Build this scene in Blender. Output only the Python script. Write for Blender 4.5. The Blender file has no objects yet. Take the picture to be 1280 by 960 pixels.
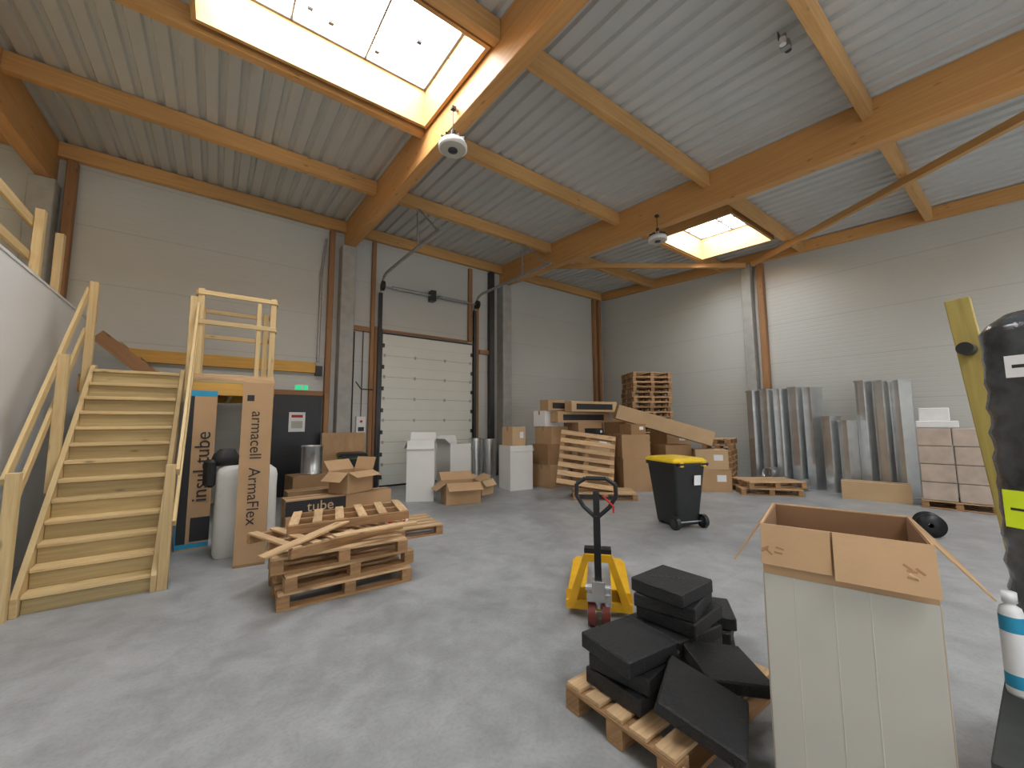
import bpy, math, random
from mathutils import Matrix, Vector, Euler
random.seed(7)
C=bpy.context.scene.collection
pi=math.pi
# ---------------------------------------------------------------- materials
def srgb(r,g,b):
    def l(c):
        c/=255.0
        return c/12.92 if c<=0.04045 else ((c+0.055)/1.055)**2.4
    return (l(r),l(g),l(b),1)
def newmat(name):
    m=bpy.data.materials.new(name);m.use_nodes=True;nt=m.node_tree
    return m,nt,nt.nodes['Principled BSDF']
def N(nt,t,**k):
    n=nt.nodes.new(t)
    for a,b in k.items():
        if a in n.inputs.keys(): n.inputs[a].default_value=b
        else: setattr(n,a,b)
    return n
def mul(c,k): return (min(1,c[0]*k),min(1,c[1]*k),min(1,c[2]*k),1)
def plain(name,col,rough=.5,metal=0.,var=.08,scale=8,bump=0.,bscale=60,coord='Object'):
    m,nt,p=newmat(name)
    tc=N(nt,'ShaderNodeTexCoord');no=N(nt,'ShaderNodeTexNoise',Scale=scale,Detail=5.)
    nt.links.new(tc.outputs[coord],no.inputs['Vector'])
    cr=N(nt,'ShaderNodeValToRGB');e=cr.color_ramp.elements
    e[0].position=.3;e[1].position=.7;e[0].color=mul(col,1-var);e[1].color=mul(col,1+var)
    nt.links.new(no.outputs['Fac'],cr.inputs['Fac']);nt.links.new(cr.outputs['Color'],p.inputs['Base Color'])
    p.inputs['Roughness'].default_value=rough;p.inputs['Metallic'].default_value=metal
    if bump>0:
        n2=N(nt,'ShaderNodeTexNoise',Scale=bscale,Detail=4.);nt.links.new(tc.outputs[coord],n2.inputs['Vector'])
        b=N(nt,'ShaderNodeBump',Strength=bump,Distance=.01);nt.links.new(n2.outputs['Fac'],b.inputs['Height']);nt.links.new(b.outputs['Normal'],p.inputs['Normal'])
    return m
def wood(name,col,rough=.55,su=1.2,sv=22,var=.28,knots=True):
    m,nt,p=newmat(name)
    tc=N(nt,'ShaderNodeTexCoord');mp=N(nt,'ShaderNodeMapping');mp.inputs['Scale'].default_value=(su,sv,1)
    nt.links.new(tc.outputs['UV'],mp.inputs['Vector'])
    no=N(nt,'ShaderNodeTexNoise',Scale=1.6,Detail=7.,Roughness=.6,Distortion=.6)
    nt.links.new(mp.outputs['Vector'],no.inputs['Vector'])
    cr=N(nt,'ShaderNodeValToRGB');e=cr.color_ramp.elements
    e[0].position=.25;e[1].position=.7;e[0].color=mul((col[0],col[1]*.95,col[2]*.9),1-var);e[1].color=mul(col,1+var*.45)
    nt.links.new(no.outputs['Fac'],cr.inputs['Fac'])
    n2=N(nt,'ShaderNodeTexNoise',Scale=.35,Detail=1.);nt.links.new(tc.outputs['UV'],n2.inputs['Vector'])
    mr=N(nt,'ShaderNodeMapRange');mr.inputs['From Min'].default_value=.3;mr.inputs['From Max'].default_value=.7;mr.inputs['To Min'].default_value=.8;mr.inputs['To Max'].default_value=1.12
    nt.links.new(n2.outputs['Fac'],mr.inputs['Value'])
    hs=N(nt,'ShaderNodeHueSaturation');nt.links.new(cr.outputs['Color'],hs.inputs['Color']);nt.links.new(mr.outputs['Result'],hs.inputs['Value'])
    out=hs.outputs['Color']
    if knots:
        m2=N(nt,'ShaderNodeMapping');m2.inputs['Scale'].default_value=(2.2,7,1);nt.links.new(tc.outputs['UV'],m2.inputs['Vector'])
        vo=N(nt,'ShaderNodeTexVoronoi',Scale=1.);nt.links.new(m2.outputs['Vector'],vo.inputs['Vector'])
        r2=N(nt,'ShaderNodeMapRange');r2.inputs['From Min'].default_value=.04;r2.inputs['From Max'].default_value=.13;r2.inputs['To Min'].default_value=.5;r2.inputs['To Max'].default_value=1.
        nt.links.new(vo.outputs['Distance'],r2.inputs['Value'])
        h2=N(nt,'ShaderNodeHueSaturation');nt.links.new(out,h2.inputs['Color']);nt.links.new(r2.outputs['Result'],h2.inputs['Value']);out=h2.outputs['Color']
    nt.links.new(out,p.inputs['Base Color']);p.inputs['Roughness'].default_value=rough
    b=N(nt,'ShaderNodeBump',Strength=.15,Distance=.004);nt.links.new(no.outputs['Fac'],b.inputs['Height']);nt.links.new(b.outputs['Normal'],p.inputs['Normal'])
    return m
def emis(name,col,s):
    m=bpy.data.materials.new(name);m.use_nodes=True;nt=m.node_tree;nt.nodes.clear()
    e=N(nt,'ShaderNodeEmission',Color=col,Strength=s);o=N(nt,'ShaderNodeOutputMaterial');nt.links.new(e.outputs[0],o.inputs[0]);return m
def panelmat(name,col,pitch,joint):
    m,nt,p=newmat(name)
    tc=N(nt,'ShaderNodeTexCoord');sx=N(nt,'ShaderNodeSeparateXYZ');nt.links.new(tc.outputs['Object'],sx.inputs[0])
    def groove(per,w):
        a=N(nt,'ShaderNodeMath',operation='PINGPONG');a.inputs[1].default_value=per/2;nt.links.new(sx.outputs['Z'],a.inputs[0])
        r=N(nt,'ShaderNodeMapRange');r.inputs['From Min'].default_value=0;r.inputs['From Max'].default_value=w;nt.links.new(a.outputs[0],r.inputs['Value']);return r
    g1=groove(pitch,.012);g2=groove(joint,.012)
    mn=N(nt,'ShaderNodeMath',operation='MULTIPLY');nt.links.new(g1.outputs['Result'],mn.inputs[0]);nt.links.new(g2.outputs['Result'],mn.inputs[1])
    b=N(nt,'ShaderNodeBump',Strength=.35,Distance=.006);nt.links.new(mn.outputs[0],b.inputs['Height']);nt.links.new(b.outputs['Normal'],p.inputs['Normal'])
    cr=N(nt,'ShaderNodeMixRGB');cr.inputs[1].default_value=mul(col,.78);cr.inputs[2].default_value=col;nt.links.new(g2.outputs['Result'],cr.inputs[0])
    no=N(nt,'ShaderNodeTexNoise',Scale=.5,Detail=3.);nt.links.new(tc.outputs['Object'],no.inputs['Vector'])
    mr=N(nt,'ShaderNodeMapRange');mr.inputs['To Min'].default_value=.92;mr.inputs['To Max'].default_value=1.06;nt.links.new(no.outputs['Fac'],mr.inputs['Value'])
    hs=N(nt,'ShaderNodeHueSaturation');nt.links.new(cr.outputs[0],hs.inputs['Color']);nt.links.new(mr.outputs['Result'],hs.inputs['Value'])
    nt.links.new(hs.outputs['Color'],p.inputs['Base Color']);p.inputs['Roughness'].default_value=.42
    return m
def floormat():
    m,nt,p=newmat('polished_concrete')
    tc=N(nt,'ShaderNodeTexCoord')
    def noise(s,d,dist=0.):
        n=N(nt,'ShaderNodeTexNoise',Scale=s,Detail=d,Roughness=.62,Distortion=dist);nt.links.new(tc.outputs['Object'],n.inputs['Vector']);return n
    a=noise(.55,8,.8);b=noise(3.5,8,.4);c=noise(45,3)
    cr=N(nt,'ShaderNodeValToRGB');e=cr.color_ramp.elements;e[0].position=.32;e[1].position=.68
    e[0].color=(.26,.267,.268,1);e[1].color=(.40,.406,.408,1);nt.links.new(a.outputs['Fac'],cr.inputs['Fac'])
    c2=N(nt,'ShaderNodeValToRGB');e=c2.color_ramp.elements;e[0].position=.3;e[1].position=.62;e[0].color=(.74,.74,.74,1);e[1].color=(1.06,1.06,1.06,1);nt.links.new(b.outputs['Fac'],c2.inputs['Fac'])
    c3=N(nt,'ShaderNodeValToRGB');e=c3.color_ramp.elements;e[0].position=.3;e[1].position=.55;e[0].color=(.87,.87,.87,1);e[1].color=(1,1,1,1);nt.links.new(c.outputs['Fac'],c3.inputs['Fac'])
    x=N(nt,'ShaderNodeMixRGB',blend_type='MULTIPLY');x.inputs[0].default_value=1;nt.links.new(cr.outputs[0],x.inputs[1]);nt.links.new(c2.outputs[0],x.inputs[2])
    y=N(nt,'ShaderNodeMixRGB',blend_type='MULTIPLY');y.inputs[0].default_value=1;nt.links.new(x.outputs[0],y.inputs[1]);nt.links.new(c3.outputs[0],y.inputs[2])
    nt.links.new(y.outputs[0],p.inputs['Base Color'])
    mr=N(nt,'ShaderNodeMapRange');mr.inputs['To Min'].default_value=.30;mr.inputs['To Max'].default_value=.56;nt.links.new(b.outputs['Fac'],mr.inputs['Value']);nt.links.new(mr.outputs['Result'],p.inputs['Roughness'])
    return m
GLU=wood('glulam_timber',srgb(212,160,98),.5,.5,14,.16)
PUR=wood('purlin_timber',srgb(210,164,104),.55,.8,18,.2)
FRESH=wood('pine_lumber',srgb(214,187,136),.6,1.,20,.2)
TREAT=wood('treated_pine',srgb(184,164,118),.65,1.,22,.25)
YEL=wood('yellow_board',srgb(226,176,84),.55,1.,16,.15,False)
YG=wood('green_treated_post',srgb(176,158,84),.6,1.,14,.25,False)
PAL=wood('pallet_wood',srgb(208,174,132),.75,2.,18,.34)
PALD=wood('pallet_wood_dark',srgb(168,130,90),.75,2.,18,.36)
BRW=wood('brown_post',srgb(164,122,84),.65,1.,18,.2)
PLY=wood('plywood',srgb(192,156,114),.6,1.5,4,.2,False)
CARD=plain('cardboard',srgb(184,150,112),.8,0,.06,3,.05)
CARD2=plain('cardboard_light',srgb(198,168,130),.8,0,.06,3,.05)
CARD3=plain('cardboard_dark',srgb(156,122,86),.8,0,.08,3,.05)
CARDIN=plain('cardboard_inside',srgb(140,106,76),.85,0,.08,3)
WCARD=plain('white_carton',srgb(222,222,218),.6,0,.03,2)
GCARD=plain('pale_grey_carton',srgb(188,185,174),.6,0,.04,2)
GCARD2=plain('carton_crease',srgb(202,198,186),.5,0,.04,2)
TAPE=plain('packing_tape',srgb(166,132,92),.25,0,.05,3)
FOAM=plain('black_foam',(.012,.012,.013,1),.55,0,.25,20,.7,90)
FOAMT=plain('foam_emboss',(.035,.035,.037,1),.5)
BLK=plain('black_plastic',(.014,.015,.016,1),.38,0,.15,10,.08,200)
BLKM=plain('black_metal',(.02,.02,.022,1),.35,.2,.1,5)
BLKP=plain('black_print',(.02,.02,.022,1),.6)
WRAP=plain('black_shrink_wrap',(.075,.083,.092,1),.18,.2,.5,9,.9,14)
YBIN=plain('yellow_lid',srgb(236,200,40),.35)
YTR=plain('yellow_paint',srgb(226,172,30),.35)
NEON=plain('fluorescent_label',srgb(214,240,40),.5,0,.03)
GRN=plain('green_plastic',srgb(60,140,60),.4)
BLUE=plain('blue_print',srgb(40,150,190),.5)
PAPER=plain('white_paper',srgb(236,236,236),.6,0,.03)
RED=plain('red_print',srgb(190,40,40),.6)
ORG=plain('orange_print',srgb(222,140,40),.6)
STEEL=plain('galvanised_steel',(.74,.76,.77,1),.27,.82,.08,6,.03,12)
RAILM=plain('galvanised_rail',(.42,.43,.44,1),.45,.7,.1,9)
DGREY=plain('dark_grey_steel',(.05,.053,.058,1),.4,.3,.1,5)
FRAMEG=plain('skylight_aluminium_frame',(.16,.17,.18,1),.5,0,.05,5)
CONC=plain('concrete_column',srgb(168,168,162),.8,0,.12,5,.15,40)
DOORW=plain('white_door_panel',srgb(226,228,220),.4,0,.02,2)
DOORG=plain('door_joint_grey',srgb(150,150,144),.5,0,.02,2)
WHITEW=plain('white_painted_board',srgb(222,223,222),.6,0,.02,1)
SACK=plain('white_wrapped_insulation',srgb(210,210,204),.35,0,.05,4,.5,12)
REDW=plain('red_poly_wheel',srgb(110,44,36),.4)
FILM=plain('stretch_film_boxes',srgb(190,174,160),.16,0,.14,5,.8,7)
WALL=panelmat('sandwich_panel',srgb(199,201,196),.105,1.05)
DECK=plain('steel_roof_deck',srgb(198,201,200),.45,0,.03,.8)
FLOOR=floormat()
SKYP=emis('skylight_daylight',(.92,.965,1,1),18.0)
TABLE=plain('worn_dark_worktop',srgb(52,54,52),.5,0,.25,12)

# ---------------------------------------------------------------- builder
class B:
    def __init__(s,name):
        s.name=name;s.v=[];s.f=[];s.uv=[];s.mi=[];s.sm=[];s.mats=[];s.T=Matrix.Identity(4)
    def _m(s,mat):
        if mat not in s.mats:s.mats.append(mat)
        return s.mats.index(mat)
    def poly(s,vs,fs,mat,smooth=False,uvs=None,M=None):
        T=s.T@M if M is not None else s.T
        o=len(s.v);s.v+=[tuple(T@Vector(v)) for v in vs];k=s._m(mat);ru=random.random()*20;rv=random.random()*20
        for f in fs:
            s.f.append([o+i for i in f]);s.mi.append(k);s.sm.append(smooth)
            for i in f:
                if uvs: s.uv.append((uvs[i][0]+ru,uvs[i][1]+rv))
                else: s.uv.append((vs[i][0]+vs[i][1]*.5+ru,vs[i][2]+vs[i][1]*.5+rv))
    def hexa(s,vs,mat,M=None,axis=None):
        P=[Vector(v) for v in vs]
        ext=[max(p[i] for p in P)-min(p[i] for p in P) for i in range(3)]
        a=ext.index(max(ext)) if axis is None else axis
        b,c=[i for i in range(3) if i!=a]
        uvs=[(p[a],p[b]*1.0+p[c]*1.0) for p in P]
        s.poly(vs,[(3,2,1,0),(4,5,6,7),(0,1,5,4),(1,2,6,5),(2,3,7,6),(3,0,4,7)],mat,False,uvs,M)
    def box(s,c,d,mat,rot=None,M=None):
        x,y,z=d[0]/2,d[1]/2,d[2]/2
        vs=[(-x,-y,-z),(x,-y,-z),(x,y,-z),(-x,y,-z),(-x,-y,z),(x,-y,z),(x,y,z),(-x,y,z)]
        L=Matrix.Translation(c)
        if rot is not None:L=L@Euler(rot).to_matrix().to_4x4()
        s.hexa(vs,mat,(M@L if M is not None else L))
    def b2(s,x0,x1,y0,y1,z0,z1,mat):
        s.box(((x0+x1)/2,(y0+y1)/2,(z0+z1)/2),(x1-x0,y1-y0,z1-z0),mat)
    def bar(s,p0,p1,w,h,mat,up=(0,0,1)):
        p0=Vector(p0);p1=Vector(p1);d=p1-p0;L=d.length;d.normalize();u=Vector(up)
        if abs(d.dot(u))>.99:u=Vector((0,1,0))
        r=d.cross(u).normalized();u=r.cross(d)
        Mx=Matrix((( d[0],r[0],u[0],0),(d[1],r[1],u[1],0),(d[2],r[2],u[2],0),(0,0,0,1)))
        s.box((0,0,0),(L,w,h),mat,M=Matrix.Translation((p0+p1)/2)@Mx)
    def cyl(s,p0,p1,r0,mat,r1=None,n=20,caps=True,smooth=True):
        r1=r0 if r1 is None else r1
        p0=Vector(p0);p1=Vector(p1);d=(p1-p0);L=d.length;q=d.to_track_quat('Z','Y').to_matrix()
        vs=[];uvs=[]
        for k,(p,r) in enumerate(((p0,r0),(p1,r1))):
            for i in range(n):
                a=2*pi*i/n;vs.append(tuple(p+q@Vector((r*math.cos(a),r*math.sin(a),0))));uvs.append((k*L,i/n*r0*6))
        fs=[(i,(i+1)%n,n+(i+1)%n,n+i) for i in range(n)]
        s.poly(vs,fs,mat,smooth,uvs)
        if caps:
            s.poly(vs[:n],[tuple(range(n-1,-1,-1))],mat);s.poly(vs[n:],[tuple(range(n))],mat)
    def tube(s,path,r,mat,n=10):
        for a,b in zip(path[:-1],path[1:]): s.cyl(a,b,r,mat,n=n)
    def lathe(s,prof,mat,n=28,M=None,closed=False):
        vs=[];fs=[]
        for (r,z) in prof:
            for i in range(n):
                a=2*pi*i/n;vs.append((r*math.cos(a),r*math.sin(a),z))
        for k in range(len(prof)-1):
            for i in range(n):
                fs.append((k*n+i,k*n+(i+1)%n,(k+1)*n+(i+1)%n,(k+1)*n+i))
        s.poly(vs,fs,mat,True,None,M)
    def loft(s,rings,mat,smooth=False,capb=True,capt=True):
        n=len(rings[0]);vs=[p for r in rings for p in r];fs=[]
        for k in range(len(rings)-1):
            for i in range(n): fs.append((k*n+i,k*n+(i+1)%n,(k+1)*n+(i+1)%n,(k+1)*n+i))
        s.poly(vs,fs,mat,smooth)
        if capb:s.poly(rings[0],[tuple(range(n-1,-1,-1))],mat)
        if capt:s.poly(rings[-1],[tuple(range(n))],mat)
    def done(s,loc=(0,0,0),rz=0,bevel=0,rot=None,parent=None):
        me=bpy.data.meshes.new(s.name);me.from_pydata(s.v,[],s.f)
        for m in s.mats:me.materials.append(m)
        me.polygons.foreach_set('material_index',s.mi);me.polygons.foreach_set('use_smooth',s.sm)
        ul=me.uv_layers.new(name='UVMap')
        ul.data.foreach_set('uv',[c for u in s.uv for c in u])
        me.update();me.validate()
        o=bpy.data.objects.new(s.name,me);C.objects.link(o);o.location=loc
        o.rotation_euler=rot if rot is not None else (0,0,rz)
        if parent:o.parent=parent
        if bevel>0:
            md=o.modifiers.new('bevel','BEVEL');md.width=bevel;md.segments=1;md.limit_method='ANGLE';md.angle_limit=.6
        return o
def text(parent,name,body,loc,rot,size,mat,ax='CENTER'):
    c=bpy.data.curves.new(name,'FONT');c.body=body;c.size=size;c.extrude=.0008;c.align_x=ax;c.align_y='CENTER';c.materials.append(mat)
    o=bpy.data.objects.new(name,c);o.location=loc;o.rotation_euler=rot;C.objects.link(o);o.parent=parent;return o
def rrect(w,d,r,z,n=4,cx=0,cy=0):
    pts=[]
    for (sx,sy,a0) in ((1,1,0),(-1,1,pi/2),(-1,-1,pi),(1,-1,3*pi/2)):
        for i in range(n+1):
            a=a0+pi/2*i/n;pts.append((cx+sx*(w/2-r)+r*math.cos(a),cy+sy*(d/2-r)+r*math.sin(a),z))
    return pts

# ---------------------------------------------------------------- room
YB=10.29;XR=12.1;XL=-7.6;YF=-8.0;S=.058
def zp(y):return 6.37-S*(YB-y)     # purlin underside
def zb(y):return 5.99-S*(YB-y)     # main beam underside
def zd(y):return zp(y)+.29         # deck underside
B0,B1,B2=-2.58,2.51,7.28
b=B('floor');b.b2(XL,XR,YF,YB,-.12,0,FLOOR);b.done()
b=B('wall_back');b.b2(XL-.2,XR+.2,YB,YB+.2,0,7.0,WALL);b.done()
b=B('wall_right');b.b2(XR,XR+.2,YF,YB,0,7.0,WALL);b.done()
b=B('wall_left');b.b2(XL-.2,XL,YF,YB,0,7.0,WALL);b.done()
b=B('wall_front')  # unseen wall; open bays added so sky light fills in from behind
b.b2(XL,XR,YF-.2,YF,4.3,5.75,WALL)
for x in (XL+.4,B0,B1,B2,XR-.4): b.b2(x-.4,x+.4,YF-.2,YF,0,4.3,WALL)
b.done()
b=B('wall_partition');b.b2(-1.82,-1.70,-3,9.15,0,3.26,WHITEW);b.b2(-1.83,-1.69,-3,9.16,3.26,3.29,WHITEW);b.done()
SKY=[(-.42,2.36,3.62,5.36),(8.62,10.72,3.70,5.46),(-6.8,-4.4,3.62,5.36),(-.42,2.36,-3.4,-1.6),(8.62,10.72,-3.4,-1.6),(-6.8,-4.4,-3.4,-1.6),(3.3,6.4,-3.4,-1.6)]
b=B('ceiling')
PITCH=.25
def ribz(x):
    t=((x-XL)%PITCH)/PITCH
    if t<.56:return 0
    if t<.66:return .045*(t-.56)/.10
    if t<.90:return .045
    return .045*(1-(t-.9)/.1)
def deck(x0,x1,y0,y1):
    xs=[x0,x1];k=math.floor((x0-XL)/PITCH)
    while XL+k*PITCH<x1:
        for t in (0,.56,.66,.90):
            x=XL+(k+t)*PITCH
            if x0<x<x1: xs.append(x)
        k+=1
    xs=sorted(xs);prof=[(x,ribz(x)) for x in xs]
    vs=[(x,y0,zd(y0)+h) for x,h in prof]+[(x,y1,zd(y1)+h) for x,h in prof]
    m=len(prof);fs=[(i,m+i,m+i+1,i+1) for i in range(m-1)]
    b.poly(vs,fs,DECK)
    b.hexa([(x0,y0,zd(y0)+.06),(x1,y0,zd(y0)+.06),(x1,y1,zd(y1)+.06),(x0,y1,zd(y1)+.06),(x0,y0,zd(y0)+.2),(x1,y0,zd(y0)+.2),(x1,y1,zd(y1)+.2),(x0,y1,zd(y1)+.2)],DECK)
ys=sorted(set([YF,YB]+[s[2] for s in SKY]+[s[3] for s in SKY]))
for y0,y1 in zip(ys[:-1],ys[1:]):
    hs=sorted([s for s in SKY if s[2]<=y0+1e-6 and s[3]>=y1-1e-6]);x=XL
    for s in hs: deck(x,s[0],y0,y1);x=s[1]
    deck(x,XR,y0,y1)
b.done()
for i,(X0,X1,Y0,Y1) in enumerate(SKY):
    b=B('window_%d'%(i+1))
    zt=.36;t=.05;e=.02
    x0,x1,y0,y1=X0+e,X1-e,Y0+e,Y1-e
    def q(xa,xb,ya,yb,ha,hb,mat):
        b.hexa([(xa,ya,zd(ya)+ha),(xb,ya,zd(ya)+ha),(xb,yb,zd(yb)+ha),(xa,yb,zd(yb)+ha),(xa,ya,zd(ya)+hb),(xb,ya,zd(ya)+hb),(xb,yb,zd(yb)+hb),(xa,yb,zd(yb)+hb)],mat)
    q(x0-t,x0,y0-t,y1+t,-.26,zt,PUR);q(x1,x1+t,y0-t,y1+t,-.26,zt,PUR)
    q(x0,x1,y0-t,y0,-.26,zt,PUR);q(x0,x1,y1,y1+t,-.26,zt,PUR)
    q(x0-t,x1+t,y0-t,y1+t,zt+.002,zt+.012,SKYP)
    # aluminium perimeter frame of the dome light
    fw=.035
    q(x0,x0+fw,y0,y1,zt-.05,zt-.005,FRAMEG);q(x1-fw,x1,y0,y1,zt-.05,zt-.005,FRAMEG);q(x0+fw,x1-fw,y0,y0+fw,zt-.05,zt-.005,FRAMEG);q(x0+fw,x1-fw,y1-fw,y1,zt-.05,zt-.005,FRAMEG)
    bw=.012 if i!=1 else .02
    for k in range(1,3):
        xm=x0+(x1-x0)*k/3;q(xm-bw,xm+bw,y0,y1,zt-.05,zt-.01,FRAMEG)
    if i==1:
        ym=(y0+y1)/2;q(x0,x1,ym-.02,ym+.02,zt-.05,zt-.01,FRAMEG)
    for k in range(1,4):
        ym=y0+(y1-y0)*k/4;b.cyl((x0,ym,zd(ym)+.22),(x1,ym,zd(ym)+.22),.004,DGREY,n=5)
    if i==0:
        for (xx,yy) in ((.55,4.3),(.8,4.42),(1.35,4.1),(.65,5.0),(.9,5.05),(1.9,4.6),(1.5,5.1)): q(xx,xx+.06,yy,yy+.05,zt-.04,zt-.005,DGREY)
    b.done()
def sloped(b,x0,x1,y0,y1,fb,ft,mat):
    b.hexa([(x0,y0,fb(y0)),(x1,y0,fb(y0)),(x1,y1,fb(y1)),(x0,y1,fb(y1)),(x0,y0,ft(y0)),(x1,y0,ft(y0)),(x1,y1,ft(y1)),(x0,y1,ft(y1))],mat,axis=1)
for x in (B0,B1,B2):
    b=B('glulam_roof_beam')
    sloped(b,x-.1,x+.1,YF,YB-.002,lambda y:zb(y)-(.12 if x==B0 else 0),lambda y:zd(y)-.002,GLU)
    b.done(bevel=.008)
PY=[YB-.09,7.85,5.55,3.48,1.19,-1.4,-3.6,-5.8]
bays=[(XL+.14,B0-.101),(B0+.101,B1-.101),(B1+.101,B2-.101),(B2+.101,XR-.135)]
for x0,x1 in bays:
    for y in PY:
        b=B('roof_purlin');b.b2(x0,x1,y-.06,y+.06,zp(y),zd(y)-.015,PUR);b.done(bevel=.006)
b=B('roof_edge_beam');sloped(b,XR-.13,XR-.005,YF,YB-.16,lambda y:zp(y),lambda y:zd(y)-.015,GLU);b.done(bevel=.006)
b=B('roof_edge_beam');sloped(b,XL+.005,XL+.13,YF,YB-.16,lambda y:zp(y),lambda y:zd(y)-.015,GLU);b.done(bevel=.006)
for k,(p,q) in enumerate((((11.80,4.60),(B2+.17,-1.82)),((11.80,4.78),(B2+.18,8.68)))):
    b=B('timber_wind_brace');b.bar((p[0],p[1],zp(p[1])-.07),(q[0],q[1],zp(q[1])-.07),.10,.13,PUR);b.done(bevel=.004)
def colm(x0,x1,y0,y1,z1,mat,nm='concrete_column'):
    b=B(nm);b.b2(x0,x1,y0,y1,0,z1,mat);b.done(bevel=.012)
colm(2.30,2.62,YB-.34,YB-.002,5.96,CONC);colm(7.08,7.42,YB-.34,YB-.002,5.96,CONC);colm(B0-.16,B0+.16,YB-.34,YB-.002,5.84,CONC)
colm(XR-.26,XR-.002,4.70,4.95,6.02,CONC)
colm(2.05,2.17,YB-.15,YB-.002,6.35,BRW,'timber_wall_post')
colm(6.72,6.90,YB-.15,YB-.002,6.35,DGREY,'steel_wall_post')
colm(XR-.17,XR-.002,4.42,4.58,6.0,BRW,'timber_wall_post')
colm(11.52,11.64,YB-.15,YB-.002,6.35,BRW,'timber_wall_post');colm(11.78,11.92,YB-.15,YB-.002,6.35,BRW,'timber_wall_post')
colm(-2.36,-2.22,YB-.15,YB-.002,6.35,BRW,'timber_wall_post')
colm(3.10,3.20,YB-.10,YB-.002,6.35,BRW,'timber_wall_post')
b=B('door_1')
dx0,dx1,dz=3.42,6.12,3.93
n=7
b.b2(dx0,dx1,YB-.07,YB-.03,.02,dz,DOORG)
for i in range(n):
    z0=i*dz/n;z1=(i+1)*dz/n-.006
    b.b2(dx0,dx1,YB-.08,YB-.07,z0+.003,z1,DOORW)
    b.b2(dx0+.02,dx1-.02,YB-.0815,YB-.08,z0+.27,z0+.275,GCARD)
    for xx in (dx0+.06,(dx0*2+dx1)/3,(dx0+2*dx1)/3,dx1-.06):
        if i<n-1:b.b2(xx-.025,xx+.025,YB-.095,YB-.08,z1-.04,z1+.04,RAILM)
    for xx in (dx0+.02,dx1-.02): b.b2(xx-.03,xx+.03,YB-.11,YB-.08,z0+.2,z0+.3,DGREY)
b.b2(dx0,dx1,YB-.09,YB-.03,0,.04,BLK)
b.b2(dx0,dx1,YB-.085,YB-.03,dz,dz+.04,BLK)
b.done(bevel=.002)
b=B('door_track')
for xx in (3.33,6.2):
    b.b2(xx-.045,xx+.045,YB-.14,YB-.07,0,5.0,DGREY)
    pts=[(xx,YB-.12,5.0),(xx,YB-.16,5.2),(xx,YB-.3,5.36),(xx,YB-.5,5.42),(xx,6.75,5.36)]
    for p,q in zip(pts[:-1],pts[1:]): b.bar(p,q,.05,.06,RAILM)
    b.bar((xx,7.85,5.39),(xx,7.85,zp(7.85)),.04,.04,RAILM);b.bar((xx,6.9,5.38),(xx,7.79,zp(7.85)-.02),.03,.03,RAILM)
    b.cyl((xx-.03,YB-.25,5.15),(xx+.03,YB-.25,5.15),.13,BLKM)
b.cyl((3.33,YB-.18,5.17),(6.2,YB-.18,5.17),.018,RAILM);
for xa,xb in ((3.6,4.6),(4.95,5.9)): b.cyl((xa,YB-.18,5.17),(xb,YB-.18,5.17),.045,RAILM)
b.b2(4.7,4.85,YB-.24,YB-.02,5.02,5.32,DGREY)
b.done(bevel=.003)
b=B('trim_1')
b.b2(2.64,3.09,YB-.1,YB-.005,3.93,4.05,BRW);b.b2(6.38,6.71,YB-.1,YB-.005,3.7,3.82,BRW);b.b2(6.0,6.12,YB-.09,YB-.005,4.04,6.3,BRW);b.b2(3.22,3.40,YB-.06,YB-.005,0,4.1,BRW);b.b2(3.42,5.99,YB-.05,YB-.005,4.0,4.06,BRW)
b.b2(6.26,6.36,YB-.08,YB-.005,0,5.2,BRW)
b.done()
b=B('door_control_box');b.b2(0,.22,0,.10,0,.42,PAPER);b.b2(.04,.18,-.012,0,.06,.16,BLK);b.cyl((.11,-.02,.3),(.11,0,.3),.03,RED);b.cyl((.11,.05,.42),(.11,.05,2.6),.012,BLK,n=8);b.done((2.82,YB-.105,1.35))
b=B('wall_conduit')
b.tube([(2.72,YB-.03,1.2),(2.72,YB-.03,3.9)],.014,BLK);b.tube([(2.70,YB-.37,2.6),(2.9,YB-.12,2.45),(3.2,YB-.12,2.45)],.014,BLK);b.done()
b=B('downpipe');b.tube([(1.9,YB-.06,3.05),(1.9,YB-.06,5.2),(1.98,YB-.06,6.1)],.03,RAILM);b.done()
b=B('door_2')
b.b2(.92,1.02,YB-.12,YB-.004,0,2.25,BRW)
b.b2(1.02,2.02,YB-.09,YB-.004,0.005,2.25,BLKM);b.b2(.92,2.04,YB-.12,YB-.004,2.25,2.36,BRW)
b.b2(1.08,1.96,YB-.1,YB-.09,.1,1.02,BLKM);b.b2(1.08,1.96,YB-.1,YB-.09,1.1,2.15,BLKM)
b.b2(1.35,1.68,YB-.104,YB-.1,1.42,1.86,PAPER);b.b2(1.4,1.63,YB-.106,YB-.104,1.74,1.8,RED);b.b2(1.4,1.63,YB-.106,YB-.104,1.5,1.66,GCARD)
b.b2(1.85,1.93,YB-.15,YB-.1,1.0,1.08,RAILM);b.done(bevel=.003)
b=B('exit_sign');b.b2(-.14,.14,-.05,0,-.06,.06,PAPER);b.b2(-.13,.13,-.056,-.05,-.05,.05,emis('exit_green',(.05,.75,.3,1),.9));b.b2(-.02,.05,-.06,-.056,-.03,.03,PAPER);b.done((1.58,YB-.01,2.43))
b=B('timber_prop');b.bar((2.1,YB-.24,0.0),(2.1,YB-.18,2.3),.09,.05,BRW);b.done()

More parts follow.
